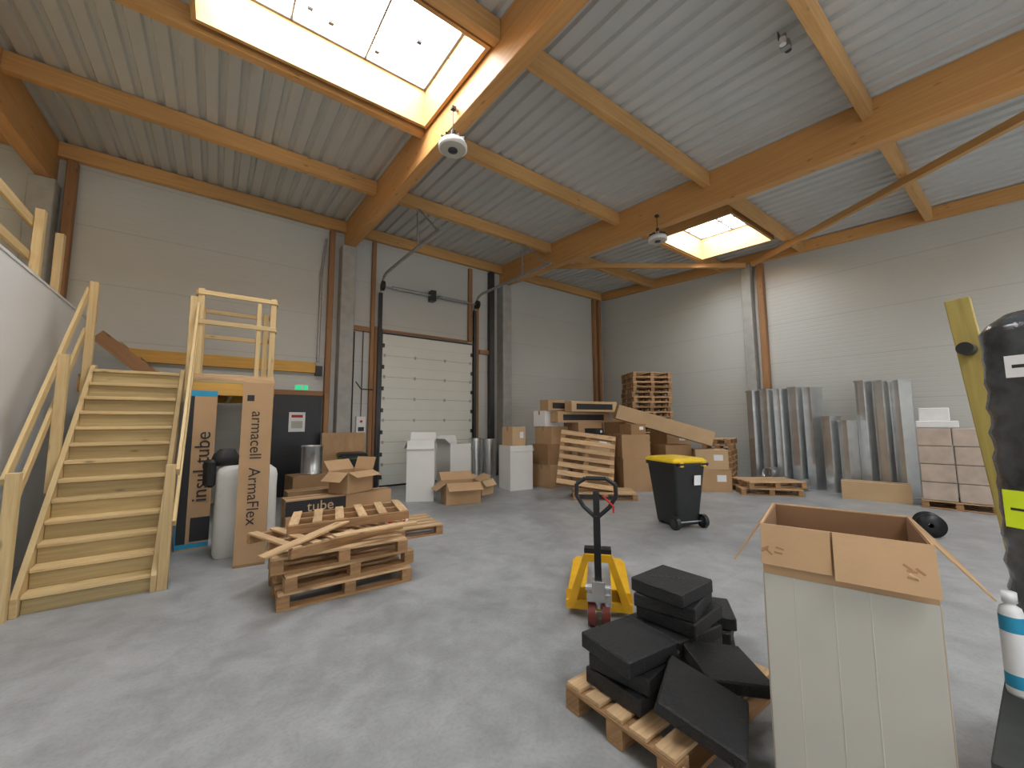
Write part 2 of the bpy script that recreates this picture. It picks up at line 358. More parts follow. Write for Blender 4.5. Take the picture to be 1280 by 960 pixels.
def lamp(x,y,z,zt,side):
    b=B('high_bay_lamp')
    b.lathe([(.0,.16),(.05,.16),(.06,.1),(.1,.08),(.17,.06),(.19,.02),(.19,-.02),(.17,-.03)],PAPER)
    b.lathe([(.17,-.03),(.0,-.03)],GCARD)
    for i in range(12):
        a=2*pi*i/12;b.bar((.07*math.cos(a),.07*math.sin(a),.11),(.17*math.cos(a),.17*math.sin(a),.08),.008,.05,DGREY)
    b.lathe([(.06,-.032),(.06,-.05),(.0,-.055)],DGREY)
    b.cyl((0,0,.16),(0,0,.24),.03,DGREY);b.cyl((0,0,.24),(0,0,zt-z),.006,BLK,n=6)
    b.b2(-.03,.03,-.03,.03,zt-z-.04,zt-z,DGREY);b.b2(0,side,-.02,.02,zt-z-.03,zt-z-.01,RAILM)
    b.done((x,y,z))
lamp(2.34,4.42,5.22,5.80,.068);lamp(7.10,4.50,5.32,5.85,.078)
b=B('ceiling_sensor');b.b2(-.10,.10,-.02,.02,0,.03,RAILM);b.b2(-.015,.015,-.015,.015,0,zd(1.5)-6.04,RAILM);b.cyl((-.08,0,-.08),(-.08,0,.0),.035,PAPER);b.cyl((.08,0,-.06),(.08,0,.0),.035,DGREY);b.b2(-.03,.04,-.05,.05,-.08,0,RAILM);b.b2(-.12,.06,.03,.035,-.02,.09,DGREY);b.done((5.15,1.5,6.04))

# ================================================================= stairs & landing
b=B('timber_staircase')
x0,x1=-1.27,-.36;ya,yb_=5.28,7.22;H=2.3;n=13
def stringer(x,t):
    pts=[(ya-.02,0),(ya+.24,0),(yb_,H-.22),(yb_,H+.06),(yb_-.1,H+.04),(ya-.04,.16)]
    vs=[(x-t/2,p[0],p[1]) for p in pts]+[(x+t/2,p[0],p[1]) for p in pts];m=len(pts)
    uv=[(p[0]*.65+p[1]*.76,p[1]*.65-p[0]*.76) for p in pts]*2
    b.poly(vs,[tuple(range(m-1,-1,-1)),tuple(range(m,2*m))]+[(i,(i+1)%m,m+(i+1)%m,m+i) for i in range(m)],FRESH,False,uv)
stringer(x0+.02,.045);stringer(x1-.02,.045)
for i in range(n):
    z=(i+1)*H/n-.01;y=ya+.05+i*(yb_-ya-.1)/n
    b.b2(x0+.045,x1-.045,y-.03,y+.2,z-.04,z,FRESH)
    b.b2(x0+.045,x1-.045,y+.0,y+.02,z-H/n,z-.042,TREAT)
    b.box(((x0+x1)/2,y-.032,z-.022),(x1-x0-.09,.006,.03),FRESH)
b.b2(x1+.005,x1+.085,ya-.02,ya+.06,0,1.2,FRESH);b.b2(x1+.005,x1+.085,yb_-.08,yb_,1.9,3.42,FRESH)
b.b2(x0-.085,x0-.005,ya-.1,ya-.02,0,1.2,FRESH);b.b2(x0-.085,x0-.005,yb_-.08,yb_,1.9,3.42,FRESH);b.b2(x0-.085,x0-.005,6.2,6.28,.9,2.35,FRESH)
b.b2(x1+.09,x1+.1,ya-.03,ya+.07,0,.14,RAILM)
for x,yo in ((x1+.045,.0),(x0-.045,-.06)):
    xr=x+.055*(1 if x>-1 else -1)
    b.bar((xr,ya+yo,1.12),(xr,yb_,3.32),.03,.1,FRESH);b.bar((xr,ya+yo,.62),(xr,yb_,2.8),.03,.09,FRESH)
b.done(bevel=.004)
b=B('timber_landing')
LX0,LX1,LY0,LY1=-1.4,.74,7.26,10.0
b.b2(LX0,LX1,LY0,LY0+.06,2.02,2.2,YEL);b.b2(LX0,LX1,LY1-.06,LY1,2.02,2.2,YEL)
for i in range(5): x=LX0+.03+i*(LX1-LX0-.06)/4;b.b2(x-.03,x+.03,LY0+.06,LY1-.06,2.02,2.2,FRESH)
y=LY0
while y<LY1-.1: b.b2(LX0,LX1,y,y+.13,2.2,2.24,TREAT);y+=.137
for x,y in ((LX0+.06,LY0+.12),(-.3,LY0+.12),(LX1-.06,LY0+.12),(LX0+.06,LY1-.1),(LX1-.06,LY1-.1)): b.b2(x-.05,x+.05,y-.05,y+.05,0,2.02,FRESH)
b.done(bevel=.004)
b=B('landing_guard_rail')
gx0,gx1,gy0,gy1=-.24,.68,7.34,8.5
for x in (gx0,gx1):
    for y in (gy0,gy1): b.b2(x-.04,x+.04,y-.03,y+.03,2.24,3.6,FRESH)
for z in (3.54,3.10):
    for y in (gy0-.04,gy1+.04): b.b2(gx0-.04,gx1+.04,y-.012,y+.012,z-.035,z+.035,FRESH)
    b.b2(gx1+.04,gx1+.065,gy0,gy1,z-.035,z+.035,FRESH);b.b2(gx0-.065,gx0-.04,gy0,gy1,z-.035,z+.035,FRESH)
b.b2(gx1-.22,gx1-.16,gy0-.03,gy0+.03,2.24,3.5,FRESH)
b.b2(gx0-.05,gx1+.05,gy0-.08,gy0-.03,2.24,2.33,PAL);b.b2(gx0-.03,gx1,gy0+.5,gy0+.6,2.24,2.34,PAL)
b.done(bevel=.004)
b=B('ledger_beam');b.b2(-1.4,1.85,YB-.12,YB-.004,2.78,3.02,YEL);b.b2(1.85,1.99,YB-.16,YB-.004,2.72,2.95,BLKM);b.done(bevel=.004)
b=B('upper_flight_stringer')
for y in (8.9,9.6): b.bar((-1.55,y,3.02),(-.86,y,2.40),.05,.2,BRW)
for i in range(3): b.b2(-1.5+i*.24,-1.26+i*.24,8.93,9.57,2.9-i*.22,2.94-i*.22,TREAT)
b.done(bevel=.003)
b=B('mezzanine_floor');b.b2(-7.5,-1.83,1.0,9.9,2.95,3.2,FRESH);b.done()
b=B('mezzanine_guard_rail')
for y in (3.6,5.2,6.9,7.65): b.b2(-1.80,-1.72,y-.045,y+.045,3.29,4.12,FRESH)
b.b2(-1.84,-1.805,3,6.95,3.9,4.02,FRESH);b.b2(-1.84,-1.805,3,6.95,3.5,3.6,FRESH);b.done(bevel=.004)

# ================================================================= pallets
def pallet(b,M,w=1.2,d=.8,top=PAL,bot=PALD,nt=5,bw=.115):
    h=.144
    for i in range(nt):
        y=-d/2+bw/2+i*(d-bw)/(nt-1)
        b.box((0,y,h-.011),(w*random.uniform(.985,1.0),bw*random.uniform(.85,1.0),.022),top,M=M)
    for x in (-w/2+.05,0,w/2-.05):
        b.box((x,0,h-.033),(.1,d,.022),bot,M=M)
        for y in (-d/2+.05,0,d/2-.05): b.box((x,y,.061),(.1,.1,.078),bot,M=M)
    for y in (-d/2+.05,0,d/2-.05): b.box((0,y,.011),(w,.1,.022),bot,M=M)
def Tm(x,y,z,rz=0,rx=0,ry=0): return Matrix.Translation((x,y,z))@Euler((rx,ry,rz)).to_matrix().to_4x4()
b=B('pallet_stack')
pallet(b,Tm(0,0,0,-.02),bw=.1);pallet(b,Tm(.02,.03,.146,.06),bw=.1);pallet(b,Tm(-.03,.02,.292,-.08),bw=.1)
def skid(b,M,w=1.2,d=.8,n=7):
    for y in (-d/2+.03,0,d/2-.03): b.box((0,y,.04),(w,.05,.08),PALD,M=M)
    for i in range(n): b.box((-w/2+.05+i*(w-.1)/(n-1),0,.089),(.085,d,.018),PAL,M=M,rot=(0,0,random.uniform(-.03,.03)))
skid(b,Tm(-.08,.12,.442,.36,.02,.01),1.25,.8,7)
skid(b,Tm(.14,.24,.548,-.22,-.03,-.04),1.15,.75,6)
b.box((-.35,-.30,.57),(.95,.09,.02),PAL,rot=(.1,-.10,.55));b.box((.25,-.36,.56),(.9,.09,.02),PAL,rot=(.05,.05,.25))
b.done((1.12,4.44,0),bevel=.002)
b=B('tall_pallet_stack')
for i in range(21): pallet(b,Tm(random.uniform(-.04,.04),random.uniform(-.04,.04),i*.146,random.uniform(-.04,.04)))
b.done((10.38,7.20,0),-.5)
b=B('leaning_pallet');pallet(b,Tm(0,0,0),w=1.2,d=1.2,nt=7,bw=.11);b.done((6.58,6.14,.76),rot=Euler((math.radians(70),math.radians(8),math.radians(-40))),bevel=.002)
b=B('flat_pallet');pallet(b,Tm(0,0,0),w=1.3,d=.8);b.done((6.80,5.86,0),-.75)
b=B('flat_pallet');pallet(b,Tm(0,0,0));pallet(b,Tm(.06,.06,.146,.2));b.done((10.08,3.95,0),-.9)
b=B('pallet_stack')
for i in range(4):pallet(b,Tm(0,0,i*.146,random.uniform(-.05,.05)))
b.done((8.1,-.25,0),.1)
b=B('pallet_stack')
for i in range(8):pallet(b,Tm(0,0,i*.146,random.uniform(-.05,.05)),w=1.0,d=.7)
b.done((10.92,5.35,0),.3)

# ================================================================= cardboard boxes
def closed(b,w,d,h,M,mat=CARD,tape=True,label=None):
    b.box((0,0,h/2),(w,d,h),mat,M=M)
    if tape:
        b.box((0,0,h+.001),(w,.05,.002),TAPE,M=M)
        for s in (-1,1): b.box((s*(w/2+.001),0,h-.05),(.002,.05,.1),TAPE,M=M)
    if label: b.box((w*.2,-d/2-.001,h*.6),(w*.28,.002,h*.3),label,M=M)
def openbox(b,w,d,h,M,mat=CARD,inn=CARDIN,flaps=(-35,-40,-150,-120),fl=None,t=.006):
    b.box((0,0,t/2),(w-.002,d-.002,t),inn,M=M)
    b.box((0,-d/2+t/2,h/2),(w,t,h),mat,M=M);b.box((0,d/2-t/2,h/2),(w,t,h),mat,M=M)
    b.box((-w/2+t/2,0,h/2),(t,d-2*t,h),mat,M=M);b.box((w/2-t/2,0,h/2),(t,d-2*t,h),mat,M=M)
    fl=fl or min(w,d)/2
    dirs=((0,-1),(0,1),(-1,0),(1,0))
    for (dx,dy),a in zip(dirs,flaps):
        if a is None: continue
        L=w if dx==0 else d;a=math.radians(a)
        ax=Vector((dx,dy,0));tg=Vector((-dy,dx,0));up=Vector((0,0,1))
        o=ax*((d if dx==0 else w)/2)+up*h
        e=ax*math.cos(a)+up*math.sin(a);nn=tg.cross(e)
        Mx=Matrix(((tg[0],e[0],nn[0],0),(tg[1],e[1],nn[1],0),(tg[2],e[2],nn[2],0),(0,0,0,1)))
        b.box((0,fl/2,0),(L*.985,fl,t*.8),mat,M=(M@Matrix.Translation(o)@Mx))
I=Matrix.Identity(4)
b=B('large_open_carton')
ang=math.atan2(-.51,.14)
W_,D_,H_=.54,.56,1.15
openbox(b,W_,D_,H_,I,mat=CARD,inn=CARDIN,flaps=(None,-80,-58,-50),fl=.21,t=.007)
# inner faces get a darker cardboard colour
il=.004
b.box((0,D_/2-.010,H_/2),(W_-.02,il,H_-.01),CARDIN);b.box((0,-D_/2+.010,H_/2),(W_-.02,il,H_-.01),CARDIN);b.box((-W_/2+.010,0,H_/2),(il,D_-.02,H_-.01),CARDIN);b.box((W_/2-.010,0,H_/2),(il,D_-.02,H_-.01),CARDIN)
for (xa,xb,a,L) in ((-W_/2,-.03,-80,.165),(-.022,W_/2,-74,.18)):
    a=math.radians(a);e=Vector((0,-math.cos(a),math.sin(a)));o=Vector(((xa+xb)/2,-D_/2-.008,H_))
    tg=Vector((1,0,0));nn=tg.cross(e);Mx=Matrix(((tg[0],e[0],nn[0],0),(tg[1],e[1],nn[1],0),(tg[2],e[2],nn[2],0),(0,0,0,1)))
    b.box((0,L/2,0),(xb-xa,L,.006),CARD,M=Matrix.Translation(o)@Mx)
    for k in range(5): b.box(((.09 if xa>-.1 else -.08)+random.uniform(-.03,.03),L*.6+random.uniform(-.02,.02),-.004),(.03,.008,.001),random.choice((CARD3,PAL,BRW)),M=Matrix.Translation(o)@Mx,rot=(0,0,random.uniform(-.8,.8)))
b.box((0,-D_/2-.002,.47),(W_-.004,.003,.94),GCARD);b.box((-W_/2-.002,0,.47),(.003,D_-.004,.94),GCARD)
b.box((W_/2+.002,0,.47),(.003,D_-.004,.94),GCARD)
for xx in (-.16,-.03,.08): b.box((xx,-D_/2-.004,.47),(.004,.002,.94),GCARD2)
b.done((2.32,.62,0),ang,bevel=.0015)
b=B('white_carton');closed(b,.55,.6,1.2,I,WCARD,False);openbox(b,.56,.61,1.24,I,WCARD,WCARD,(-80,60,-70,50),fl=.18);b.done((3.62,8.10,0),-.5,bevel=.002)
b=B('white_carton');openbox(b,.6,.6,1.1,I,WCARD,WCARD,(None,70,40,-60),fl=.2);b.done((4.80,8.85,0),.1,bevel=.002)
b=B('white_carton');openbox(b,.62,.6,1.05,I,WCARD,WCARD,(-86,None,None,-70),fl=.14);b.b2(-.29,.29,-.28,.28,.98,1.0,WCARD);closed(b,.42,.4,.5,Tm(-.03,.03,1.0,.2),CARD2,True,PAPER);b.done((6.03,7.95,0),-.15,bevel=.002)
b=B('open_cardboard_box');openbox(b,.7,.5,.42,I,CARD,CARDIN,(-30,35,-35,25),fl=.25);b.done((4.12,7.30,0),-.25,bevel=.002)
b=B('open_cardboard_box');openbox(b,.45,.4,.32,I,CARD2,CARDIN,(-50,30,20,-30),fl=.16);b.done((4.95,7.85,0),.4,bevel=.002)
for (x,y,h) in ((5.98,9.75,1.15),(6.42,9.72,1.12),(4.15,9.35,1.25)):
    b=B('spiral_duct_pipe');b.lathe([(.18,0),(.185,.02)]+[(.185+(.003 if k%2 else 0),.02+k*h/24) for k in range(25)],STEEL);b.lathe([(.175,.0),(.175,h)],STEEL);b.lathe([(.175,h+.02),(.188,h+.02)],STEEL);b.done((x,y,0))
b=B('steel_pot_can');b.lathe([(0,0),(.2,0),(.2,.02),(.195,.03),(.195,.52),(.205,.53),(.205,.56)],STEEL);b.lathe([(.19,.5),(0,.5)],STEEL);b.done((1.62,8.9,.603))
b=B('cardboard_box');closed(b,.8,.6,.6,I,CARD3);b.done((1.62,8.9,0),.1)

# ---- upright cartons by the stairs
b=B('upright_tube_carton');b.b2(-.17,.17,-.1,.1,0,2.04,CARD);b.b2(-.172,.172,-.102,.102,1.97,2.045,BLUE);b.b2(-.172,.172,-.102,.102,.02,.08,BLUE);b.b2(-.172,-.07,-.103,-.1,0.08,1.97,BLKP);b.b2(-.175,-.165,-.105,.1,0.02,2.0,BLUE);b.b2(-.03,.171,-.103,-.101,.1,.4,BLKP)
o=b.done((-.145,6.80,0),.02,bevel=.002)
text(o,'print','insul-tube',(.05,-.106,1.05),(pi/2,-pi/2,0),.23,BLKP)
b=B('upright_tube_carton');b.b2(-.15,.15,-.13,.13,0,2.08,CARD);b.b2(-.152,.152,-.132,.132,0,.03,CARD3)
b.box((0,0,2.11),(.32,.02,.06),CARD2,rot=(0,.1,0));b.box((-.07,-.131,1.9),(.07,.001,.07),BLKP)
o=b.done((.42,5.66,0),-.12,bevel=.002)
text(o,'print','armacell  ArmaFlex',(.0,-.134,1.10),(pi/2,pi/2,0),.165,BLKP)
b=B('wrapped_insulation_bale')
for (cx,hh) in ((-.16,1.05),(.17,1.02)):
    b.loft([rrect(.32*k,.44*k,.1*k,z,5,cx) for k,z in ((.86,0),(.98,.05),(1.02,.3),(1.0,.55),(.98,.8),(1,.95),(.9,hh),(.6,hh+.04))],SACK,True)
b.done((.38,6.22,0),.0)
b=B('black_jacket')
b.loft([rrect(.30*k,.24*k,.09*k,z,5,dx) for k,z,dx in ((.8,0,0),(1.1,.05,.02),(.9,.12,-.02),(.5,.2,0))],BLKP,True);b.b2(-.22,-.13,-.1,.1,-.25,.08,BLKP);b.done((.16,6.20,1.09),.3,bevel=.03)
b=B('long_carton');closed(b,1.5,.32,.3,I,CARD,True);b.box((-.3,-.161,.15),(.7,.002,.2),BLKP);o=b.done((1.60,6.55,0),.06,bevel=.002)
b=B('long_carton');closed(b,1.5,.32,.24,I,CARD,True);b.box((-.35,-.161,.12),(.8,.002,.2),BLKP);o=b.done((1.60,6.56,.303),.04,bevel=.002)
text(o,'print','tube',(-.3,-.163,.12),(pi/2,0,0),.2,CARD2)
b=B('long_carton');closed(b,1.3,.32,.28,I,CARD,True);b.box((-.2,-.162,.14),(.75,.002,.16),BLKP);b.done((1.62,7.15,.0),-.05,bevel=.002)
b=B('long_carton');closed(b,1.3,.3,.28,I,CARD3,True);o=b.done((1.60,7.16,.283),.05,bevel=.002);text(o,'print','tube',(0,-.153,.14),(pi/2,0,0),.22,BLKP)
b=B('open_cardboard_box');openbox(b,.5,.4,.32,I,CARD,CARDIN,(-20,50,-40,70),fl=.2);b.done((1.78,6.62,.547),.5,bevel=.002)
b=B('fragile_carton');closed(b,.38,.28,.2,I,PAPER,False);b.box((0,-.141,.1),(.3,.002,.1),RED);o=b.done((2.15,5.78,.147),-.15,bevel=.002);text(o,'print','FRAGILE',(0,-.143,.1),(pi/2,0,0),.075,PAPER)
b=B('flat_pallet');pallet(b,Tm(0,0,0));b.done((2.2,5.85,0),-.1,bevel=.002)
b=B('plywood_sheet');b.box((0,0,0),(.95,.018,1.38),PLY,rot=(-.06,0,0));b.done((2.46,YB-.45,.70))

# ---- wheelie bins
def bin_(loc,rz,lid,rim=None,s=1.0):
    b=B('wheelie_bin')
    prof=[(.42,.50,.06,.05),(.46,.56,.06,.3),(.52,.64,.05,.7),(.56,.69,.04,.96)]
    b.loft([rrect(w,d,r,z,4,0,(0)) for w,d,r,z in prof],BLK)
    b.loft([rrect(.60,.73,.04,.93,4),rrect(.60,.73,.04,.985,4)],rim or BLK)
    b.loft([rrect(.61,.74,.05,.985,4),rrect(.62,.75,.05,1.01,4),rrect(.56,.68,.06,1.045,4),rrect(.4,.5,.06,1.06,4)],lid)
    b.b2(-.1,.1,.36,.41,.985,1.01,lid)
    for x in (-.2,.2): b.b2(x-.03,x+.03,-.42,-.33,.93,1.0,lid)
    b.cyl((-.26,-.42,.97),(.26,-.42,.97),.016,BLK,n=10)
    for x in (-.25,.25): b.b2(x-.015,x+.015,-.42,-.34,.94,.985,BLK)
    for x in (-.25,.25):
        b.cyl((x-.03,-.27,.1),(x+.03,-.27,.1),.1,BLK,n=24);b.cyl((x-.034,-.27,.1),(x+.034,-.27,.1),.055,DGREY,n=16)
    b.cyl((-.25,-.27,.1),(.25,-.27,.1),.012,RAILM,n=8)
    for x in (-.12,.12): b.box((x,-.275,.5),(.02,.03,.75),BLK,rot=(math.atan2(.09,.9),0,0))
    b.b2(-.15,.15,.20,.27,0,.07,BLK)
    b.box((.12,-.345,.72),(.12,.006,.15),PAPER,rot=(.09,0,0))
    o=b.done(loc,rz,bevel=.004);o.scale=(s,s,s);return o
bin_((5.93,3.62,0),-.36,YBIN)
bin_((2.42,9.0,0),-.15,BLK,GRN,.93)

# ---- pallet truck (local: forks +y, handle -y)
b=B('pallet_truck')
for x in (-.19,.19):
    b.loft([[(x-.08,.12,.05),(x+.08,.12,.05),(x+.08,.12,.2-.0),(x-.08,.12,.2)],[(x-.08,.3,.075),(x+.08,.3,.075),(x+.08,.3,.125),(x-.08,.3,.125)],[(x-.08,1.1,.075),(x+.08,1.1,.075),(x+.08,1.1,.125),(x-.08,1.1,.125)],[(x-.04,1.27,.08),(x+.04,1.27,.08),(x+.04,1.27,.11),(x-.04,1.27,.11)]],YTR)
    b.cyl((x-.05,1.05,.042),(x+.05,1.05,.042),.04,REDW)
b.hexa([(-.27,.1,.06),(-.2,.1,.06),(-.2,.16,.06),(-.27,.16,.06),(-.11,.06,.52),(-.06,.06,.52),(-.06,.12,.52),(-.11,.12,.52)],YTR)
b.hexa([(.2,.1,.06),(.27,.1,.06),(.27,.16,.06),(.2,.16,.06),(.06,.06,.52),(.11,.06,.52),(.11,.12,.52),(.06,.12,.52)],YTR)
b.b2(-.27,.27,.1,.2,.05,.12,YTR);b.b2(-.2,.2,.12,.14,.12,.22,YTR);b.b2(-.11,.11,.05,.14,.52,.56,BLKM);b.b2(-.1,.1,.03,.13,.46,.52,YTR)
b.cyl((0,-.02,.14),(0,-.02,.32),.055,STEEL);b.cyl((0,-.0,.32),(0,.04,.5),.025,STEEL);b.b2(-.09,.09,-.1,.08,.2,.26,STEEL);b.cyl((-.1,-.06,.3),(.1,-.06,.3),.025,STEEL);b.b2(-.05,.05,-.12,-.02,.22,.36,STEEL);b.cyl((.07,-.06,.16),(.07,-.06,.3),.03,STEEL)
for x in (-.055,.055):
    b.cyl((x-.03,-.03,.095),(x+.03,-.03,.095),.095,REDW,n=28);b.cyl((x-.033,-.03,.095),(x+.033,-.03,.095),.045,STEEL,n=16)
b.bar((0,-.07,.3),(0,-.10,.86),.055,.04,BLKM,up=(0,1,0))
pts=[(0,-.10,.84),(-.10,-.105,.93),(-.155,-.11,1.02),(-.15,-.115,1.11),(-.08,-.12,1.155),(.08,-.12,1.155),(.15,-.115,1.11),(.155,-.11,1.02),(.10,-.105,.93),(0,-.10,.84)]
b.tube(pts,.017,BLK);b.bar((0,-.1,.86),(0,-.115,1.05),.05,.03,BLK,up=(0,1,0));b.bar((-.13,-.11,1.0),(.13,-.11,1.0),.02,.02,BLK)
b.tube([(.05,-.12,1.02),(.13,-.16,.95),(.13,-.16,.9)],.008,RED)
b.done((2.56,2.28,0),-.85,bevel=.004)

# ---- foam blocks pallet
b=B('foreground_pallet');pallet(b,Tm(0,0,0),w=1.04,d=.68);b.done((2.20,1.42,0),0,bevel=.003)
def slab(b,x,y,z,rz,w=.42,d=.40,h=.085,M=None): b.box((0,0,0),(w,d,h),FOAM,M=(M if M is not None else Tm(x,y,z+h/2,rz)))
b=B('black_foam_block_stack')
zz=.146
for i,(dx,dy,r,e) in enumerate(((0,0,.1,.42),(-.02,.01,-.12,.42),(.03,0,.08,.41),(0,.02,.24,.4),(-.03,.01,.02,.38))):
    slab(b,2.50+dx,1.56+dy,zz,r,e,e-.02);zz+=.087
o=b.done(bevel=.008);text(o,'print','ARMAFLEX',(2.47,1.57,zz-.001),(0,0,-.9),.055,FOAMT)
b=B('black_foam_block_stack')
zz=.146
for i,(dx,dy,r) in enumerate(((0,0,.0),(.02,.0,.14),(-.02,.01,-.10))):
    slab(b,1.95+dx,1.50+dy,zz,r,.38,.36);zz+=.087
b.done(bevel=.008)
b=B('black_foam_block');slab(b,0,0,0,0,.36,.38,.07);o=b.done((1.94,1.11,.215),rot=Euler((math.radians(20),math.radians(-6),math.radians(22))),bevel=.008);text(o,'print','ARMAFLEX',(0,0,.036),(0,0,-.7),.055,FOAMT)
b=B('black_foam_block');slab(b,0,0,0,0,.36,.34,.07);b.done((2.36,1.20,.20),rot=Euler((math.radians(5),math.radians(8),math.radians(-34))),bevel=.008)
b=B('black_foam_block_stack')
zz=.0
for r in (.5,.35,.6): slab(b,2.98,1.62,zz,r,.34,.34);zz+=.087
b.done(bevel=.008)
b=B('open_cardboard_box');openbox(b,.22,.2,.08,I,CARD,CARDIN,(30,50,-10,20),fl=.1);b.done((1.56,.90,0),.4,bevel=.002)
b=B('paper_sheet');b.b2(-.1,.1,-.14,.14,0,.002,PAPER);b.done((1.42,1.17,0),.3)

# ---- central heap of cartons
hb=[
(7.05,7.75,0,.8,.6,.55,.1,CARD),(7.05,7.75,.553,.8,.6,.5,.0,CARD3),(7.1,7.8,1.056,.7,.55,.44,.15,CARD),(6.95,7.85,1.50,.5,.4,.4,.1,PAPER),
(7.93,7.55,0,.75,.6,.6,-.1,CARD),(7.93,7.55,.603,.8,.6,.49,-.05,CARD2),(7.95,7.5,1.096,.8,.6,.5,-.1,CARD),
(8.95,7.0,0,.8,.7,.7,.2,CARD3),(8.95,7.0,.703,.8,.6,.6,.0,CARD),(8.95,7.0,1.306,.8,.6,.3,.2,CARD3),
(7.48,6.70,0,.7,.55,.9,-.6,CARD3),(8.15,6.05,0,.7,.6,.75,-.6,CARD),(8.15,6.05,.753,.65,.55,.55,-.7,CARD),(7.48,6.68,.903,.65,.5,.35,-.5,CARD2),
(9.02,5.60,0,.75,.6,.7,-.6,CARD),(9.02,5.60,.703,.7,.6,.35,-.4,CARD3),(9.85,6.15,0,.7,.7,.8,-.4,CARD),(9.85,6.15,.803,.7,.65,.7,-.3,CARD),
(9.50,4.90,0,.75,.5,.5,-.7,CARD),(9.50,4.90,.503,.7,.5,.45,-.9,CARD2),(10.1,5.25,0,.45,.4,.9,-.5,CARD2),
(6.52,8.55,0,.45,.4,.5,.1,CARD3),(6.52,8.55,.503,.42,.36,.35,.3,BLKP),(6.52,8.55,.856,.4,.36,.3,-.1,CARD),
(8.15,6.05,1.306,.45,.4,.25,-.2,CARD3),(8.95,7.0,1.61,.5,.4,.25,.5,CARD2),(7.48,6.68,1.256,.4,.3,.2,.3,BLKP)]
for x,y,z,w,d,h,r,m in hb:
    b=B('cardboard_box');closed(b,w,d,h,I,m,m!=BLKP,PAPER if random.random()<.4 else None);b.done((x,y,z),r,bevel=.003)
for (x,y,z,L,r,m) in ((7.75,7.38,1.60,1.7,-.12,CARD),(8.0,7.22,1.875,1.5,-.15,CARD2),(7.5,7.72,1.905,1.5,.05,CARD)):
    b=B('long_carton');closed(b,L,.3,.27,I,m,False);b.box((0,-.151,.13),(L*.8,.002,.15),BLKP);b.box((L/2+.001,0,.13),(.002,.28,.25),ORG);b.done((x,y,z),r,bevel=.003)
b=B('long_carton');b.box((0,0,0),(2.3,.5,.34),CARD2);b.box((0,0,.171),(2.3,.05,.002),TAPE);b.box((1.151,0,0),(.002,.4,.26),CARD3);b.done((8.85,5.70,1.53),rot=Euler((0,math.radians(17),math.radians(-43))),bevel=.004)
b=B('open_cardboard_box');openbox(b,.5,.4,.4,I,CARD2,BLKP,(-50,40,-30,60),fl=.18);b.done((8.45,5.15,0),-.7,bevel=.002)

# ---- ducts along the right wall
def duct(x,y,w,d,h,rz,tilt=0):
    b=B('ventilation_duct');t=.004
    b.b2(-w/2,w/2,d/2-t,d/2,0,h,STEEL);b.b2(-w/2,-w/2+t,-d/2,d/2,0,h,STEEL);b.b2(-w/2,w/2-.12,-d/2,-d/2+t,0,h,STEEL)
    for z in (.0,h-.03):
        b.b2(-w/2-.03,w/2-.12,-d/2-.03,-d/2,z,z+.03,STEEL);b.b2(-w/2-.03,w/2+.03,d/2,d/2+.03,z,z+.03,STEEL);b.b2(-w/2-.03,-w/2,-d/2,d/2,z,z+.03,STEEL)
    b.b2(-w/2-.0,-w/2+.02,d/2-.02,d/2+.03,0,h,STEEL);b.b2(-w/2-.02,-w/2,-d/2-.02,-d/2+.02,0,h,STEEL)
    b.done((x,y,0),rot=Euler((tilt,0,rz)))
for k,(y,h,r) in enumerate(((4.62,2.42,-.5),(4.30,2.44,-.4),(3.98,2.42,-.5),(3.66,2.45,-.38),(3.34,2.42,-.48))): duct(11.64,y,.46,.18,h,r)
for y,h in ((2.98,1.72),(2.68,1.62)): duct(11.50,y,.42,.16,h,-.45)
for y,h,r in ((2.36,2.5,-.5),(2.08,2.48,-.4),(1.80,2.46,-.5)): duct(11.68,y,.44,.16,h,r)
for k,(y,z) in enumerate(((4.42,0),(4.0,0),(3.58,0),(4.21,.215))):
    b=B('round_duct_collar');r=.13
    M=Matrix.Translation((11.10,y,z+.137))@Euler((0,pi/2,0)).to_matrix().to_4x4()
    b.lathe([(r,-.18),(r,-.1),(r+.006,-.09),(r,-.08),(r,.18),(r-.006,.18),(r-.006,-.18),(r,-.18)],STEEL,M=M);b.done()
b=B('flat_cardboard_box');closed(b,1.05,.36,.36,I,CARD2);b.done((10.9,2.24,0),-1.35,bevel=.003)
b=B('wrapped_carton_pallet')
pallet(b,Tm(0,0,0),w=.95,d=.8)
for i in range(4):
    for j in (-1,1):
        xo=random.uniform(-.01,.01);b.b2(j*.232-.224+xo,j*.232+.224+xo,-.38,.38,.15+i*.33,.15+i*.33+.322,FILM)
b.b2(-.45,.1,-.36,.3,1.475,1.60,PAPER);b.b2(-.4,0,-.3,.2,1.60,1.84,PAPER)
b.done((11.1,1.12,0),-1.45,bevel=.02)
b=B('black_cable_reel')
M=Matrix.Translation((0,0,.16))@Euler((0,pi/2,.3)).to_matrix().to_4x4()
b.lathe([(0.03,-.11),(.16,-.11),(.16,-.09),(.09,-.085),(.09,.085),(.16,.09),(.16,.11),(.03,.11)],BLK,M=M);b.done((8.1,1.12,0))

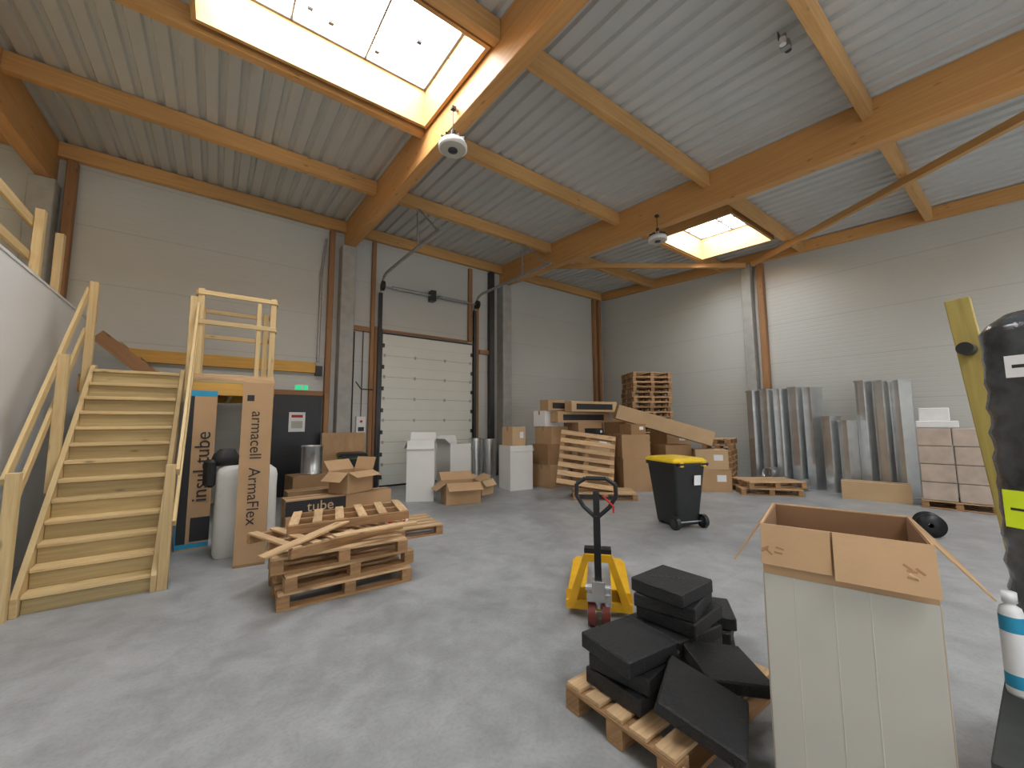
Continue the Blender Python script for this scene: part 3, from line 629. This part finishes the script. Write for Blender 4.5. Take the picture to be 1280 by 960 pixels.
# ---- right foreground: bench, wrapped roll, post, spray can
b=B('timber_workbench')
bx0,bx1,by0,by1,bz=2.05,3.3,-.75,.20,.52
b.b2(bx0,bx1,by0,by1,bz-.05,bz,TABLE)
b.b2(bx0+.02,bx1-.02,by1-.06,by1-.02,bz-.17,bz-.05,FRESH);b.b2(bx0+.02,bx1-.02,by0+.02,by0+.06,bz-.17,bz-.05,FRESH);b.b2(bx0+.02,bx0+.06,by0+.06,by1-.06,bz-.17,bz-.05,FRESH)
for x in (bx0+.06,bx1-.06):
    for y in (by0+.07,by1-.07): b.b2(x-.04,x+.04,y-.04,y+.04,0,bz-.17,FRESH)
b.b2(bx0+.1,bx1-.1,by0+.12,by1-.12,.12,.15,PAL)
b.done(bevel=.005)
b=B('black_wrapped_roll')
prof=[(.0,0),(.17,0),(.2,.02)]
for k in range(40): prof.append((.203+.003*math.sin(k*1.7)+(.004 if k%3==0 else -.003),.04+k*.0365))
prof+=[(.18,1.50),(.13,1.54),(0,1.55)]
b.lathe(prof,WRAP,36)
for (a,z,w,h) in ((2.80,1.30,.13,.09),(2.95,1.06,.09,.16)):
    b.box((.212*math.cos(a),.212*math.sin(a),z),(.004,w,h),PAPER,rot=(0,0,a))
    b.box((.2145*math.cos(a),.2145*math.sin(a),z),(.001,w*.7,h*.15),BLKP,rot=(0,0,a))
b.box((.212*math.cos(2.7),.212*math.sin(2.7),.72),(.004,.2,.15),NEON,rot=(0,0,2.7));b.box((.2145*math.cos(2.7),.2145*math.sin(2.7),.72),(.001,.16,.01),BLKP,rot=(0,0,2.7))
b.done((2.80,-.04,.52))
b=B('treated_timber_post');b.bar((3.44,.065,0),(3.44,.265,2.30),.10,.08,YG,up=(1,0,0))
b.cyl((3.32,.25,2.0),(3.40,.24,2.0),.035,BLK)
b.done(bevel=.004)
b=B('spray_can');b.lathe([(0,0),(.034,0),(.036,.01),(.036,.30),(.03,.33),(.016,.34),(.016,.35),(.022,.35),(.022,.39),(0,.39)],PAPER,24);b.lathe([(.0365,.24),(.0365,.30)],BLUE,24);b.lathe([(.0365,.03),(.0365,.08)],BLUE,24);b.done((2.62,.155,.52))

# ---------------------------------------------------------------- camera
f=498.467;yaw,pt,ro=[math.radians(v) for v in (36.715,5.55,-0.267)]
F=Vector((math.sin(yaw),math.cos(yaw),0));R=Vector((math.cos(yaw),-math.sin(yaw),0));Z=Vector((0,0,1))
F2=math.cos(pt)*F+math.sin(pt)*Z;U=math.cos(pt)*Z-math.sin(pt)*F
cx=math.cos(ro)*R+math.sin(ro)*U;cy=-math.sin(ro)*R+math.cos(ro)*U;cz=-F2
cd=bpy.data.cameras.new('camera');cd.sensor_width=36;cd.lens=f/1280*36;cd.clip_start=.03
co=bpy.data.objects.new('camera',cd);C.objects.link(co)
co.matrix_world=Matrix(((cx[0],cy[0],cz[0],0),(cx[1],cy[1],cz[1],0),(cx[2],cy[2],cz[2],1.6),(0,0,0,1)))
bpy.context.scene.camera=co
# ---------------------------------------------------------------- light
w=bpy.data.worlds.new('overcast');bpy.context.scene.world=w;w.use_nodes=True
bg=w.node_tree.nodes['Background'];bg.inputs[0].default_value=(.95,.98,1,1);bg.inputs[1].default_value=2.0
vs=bpy.context.scene.view_settings;vs.view_transform='Standard';vs.look='None';vs.exposure=0.0
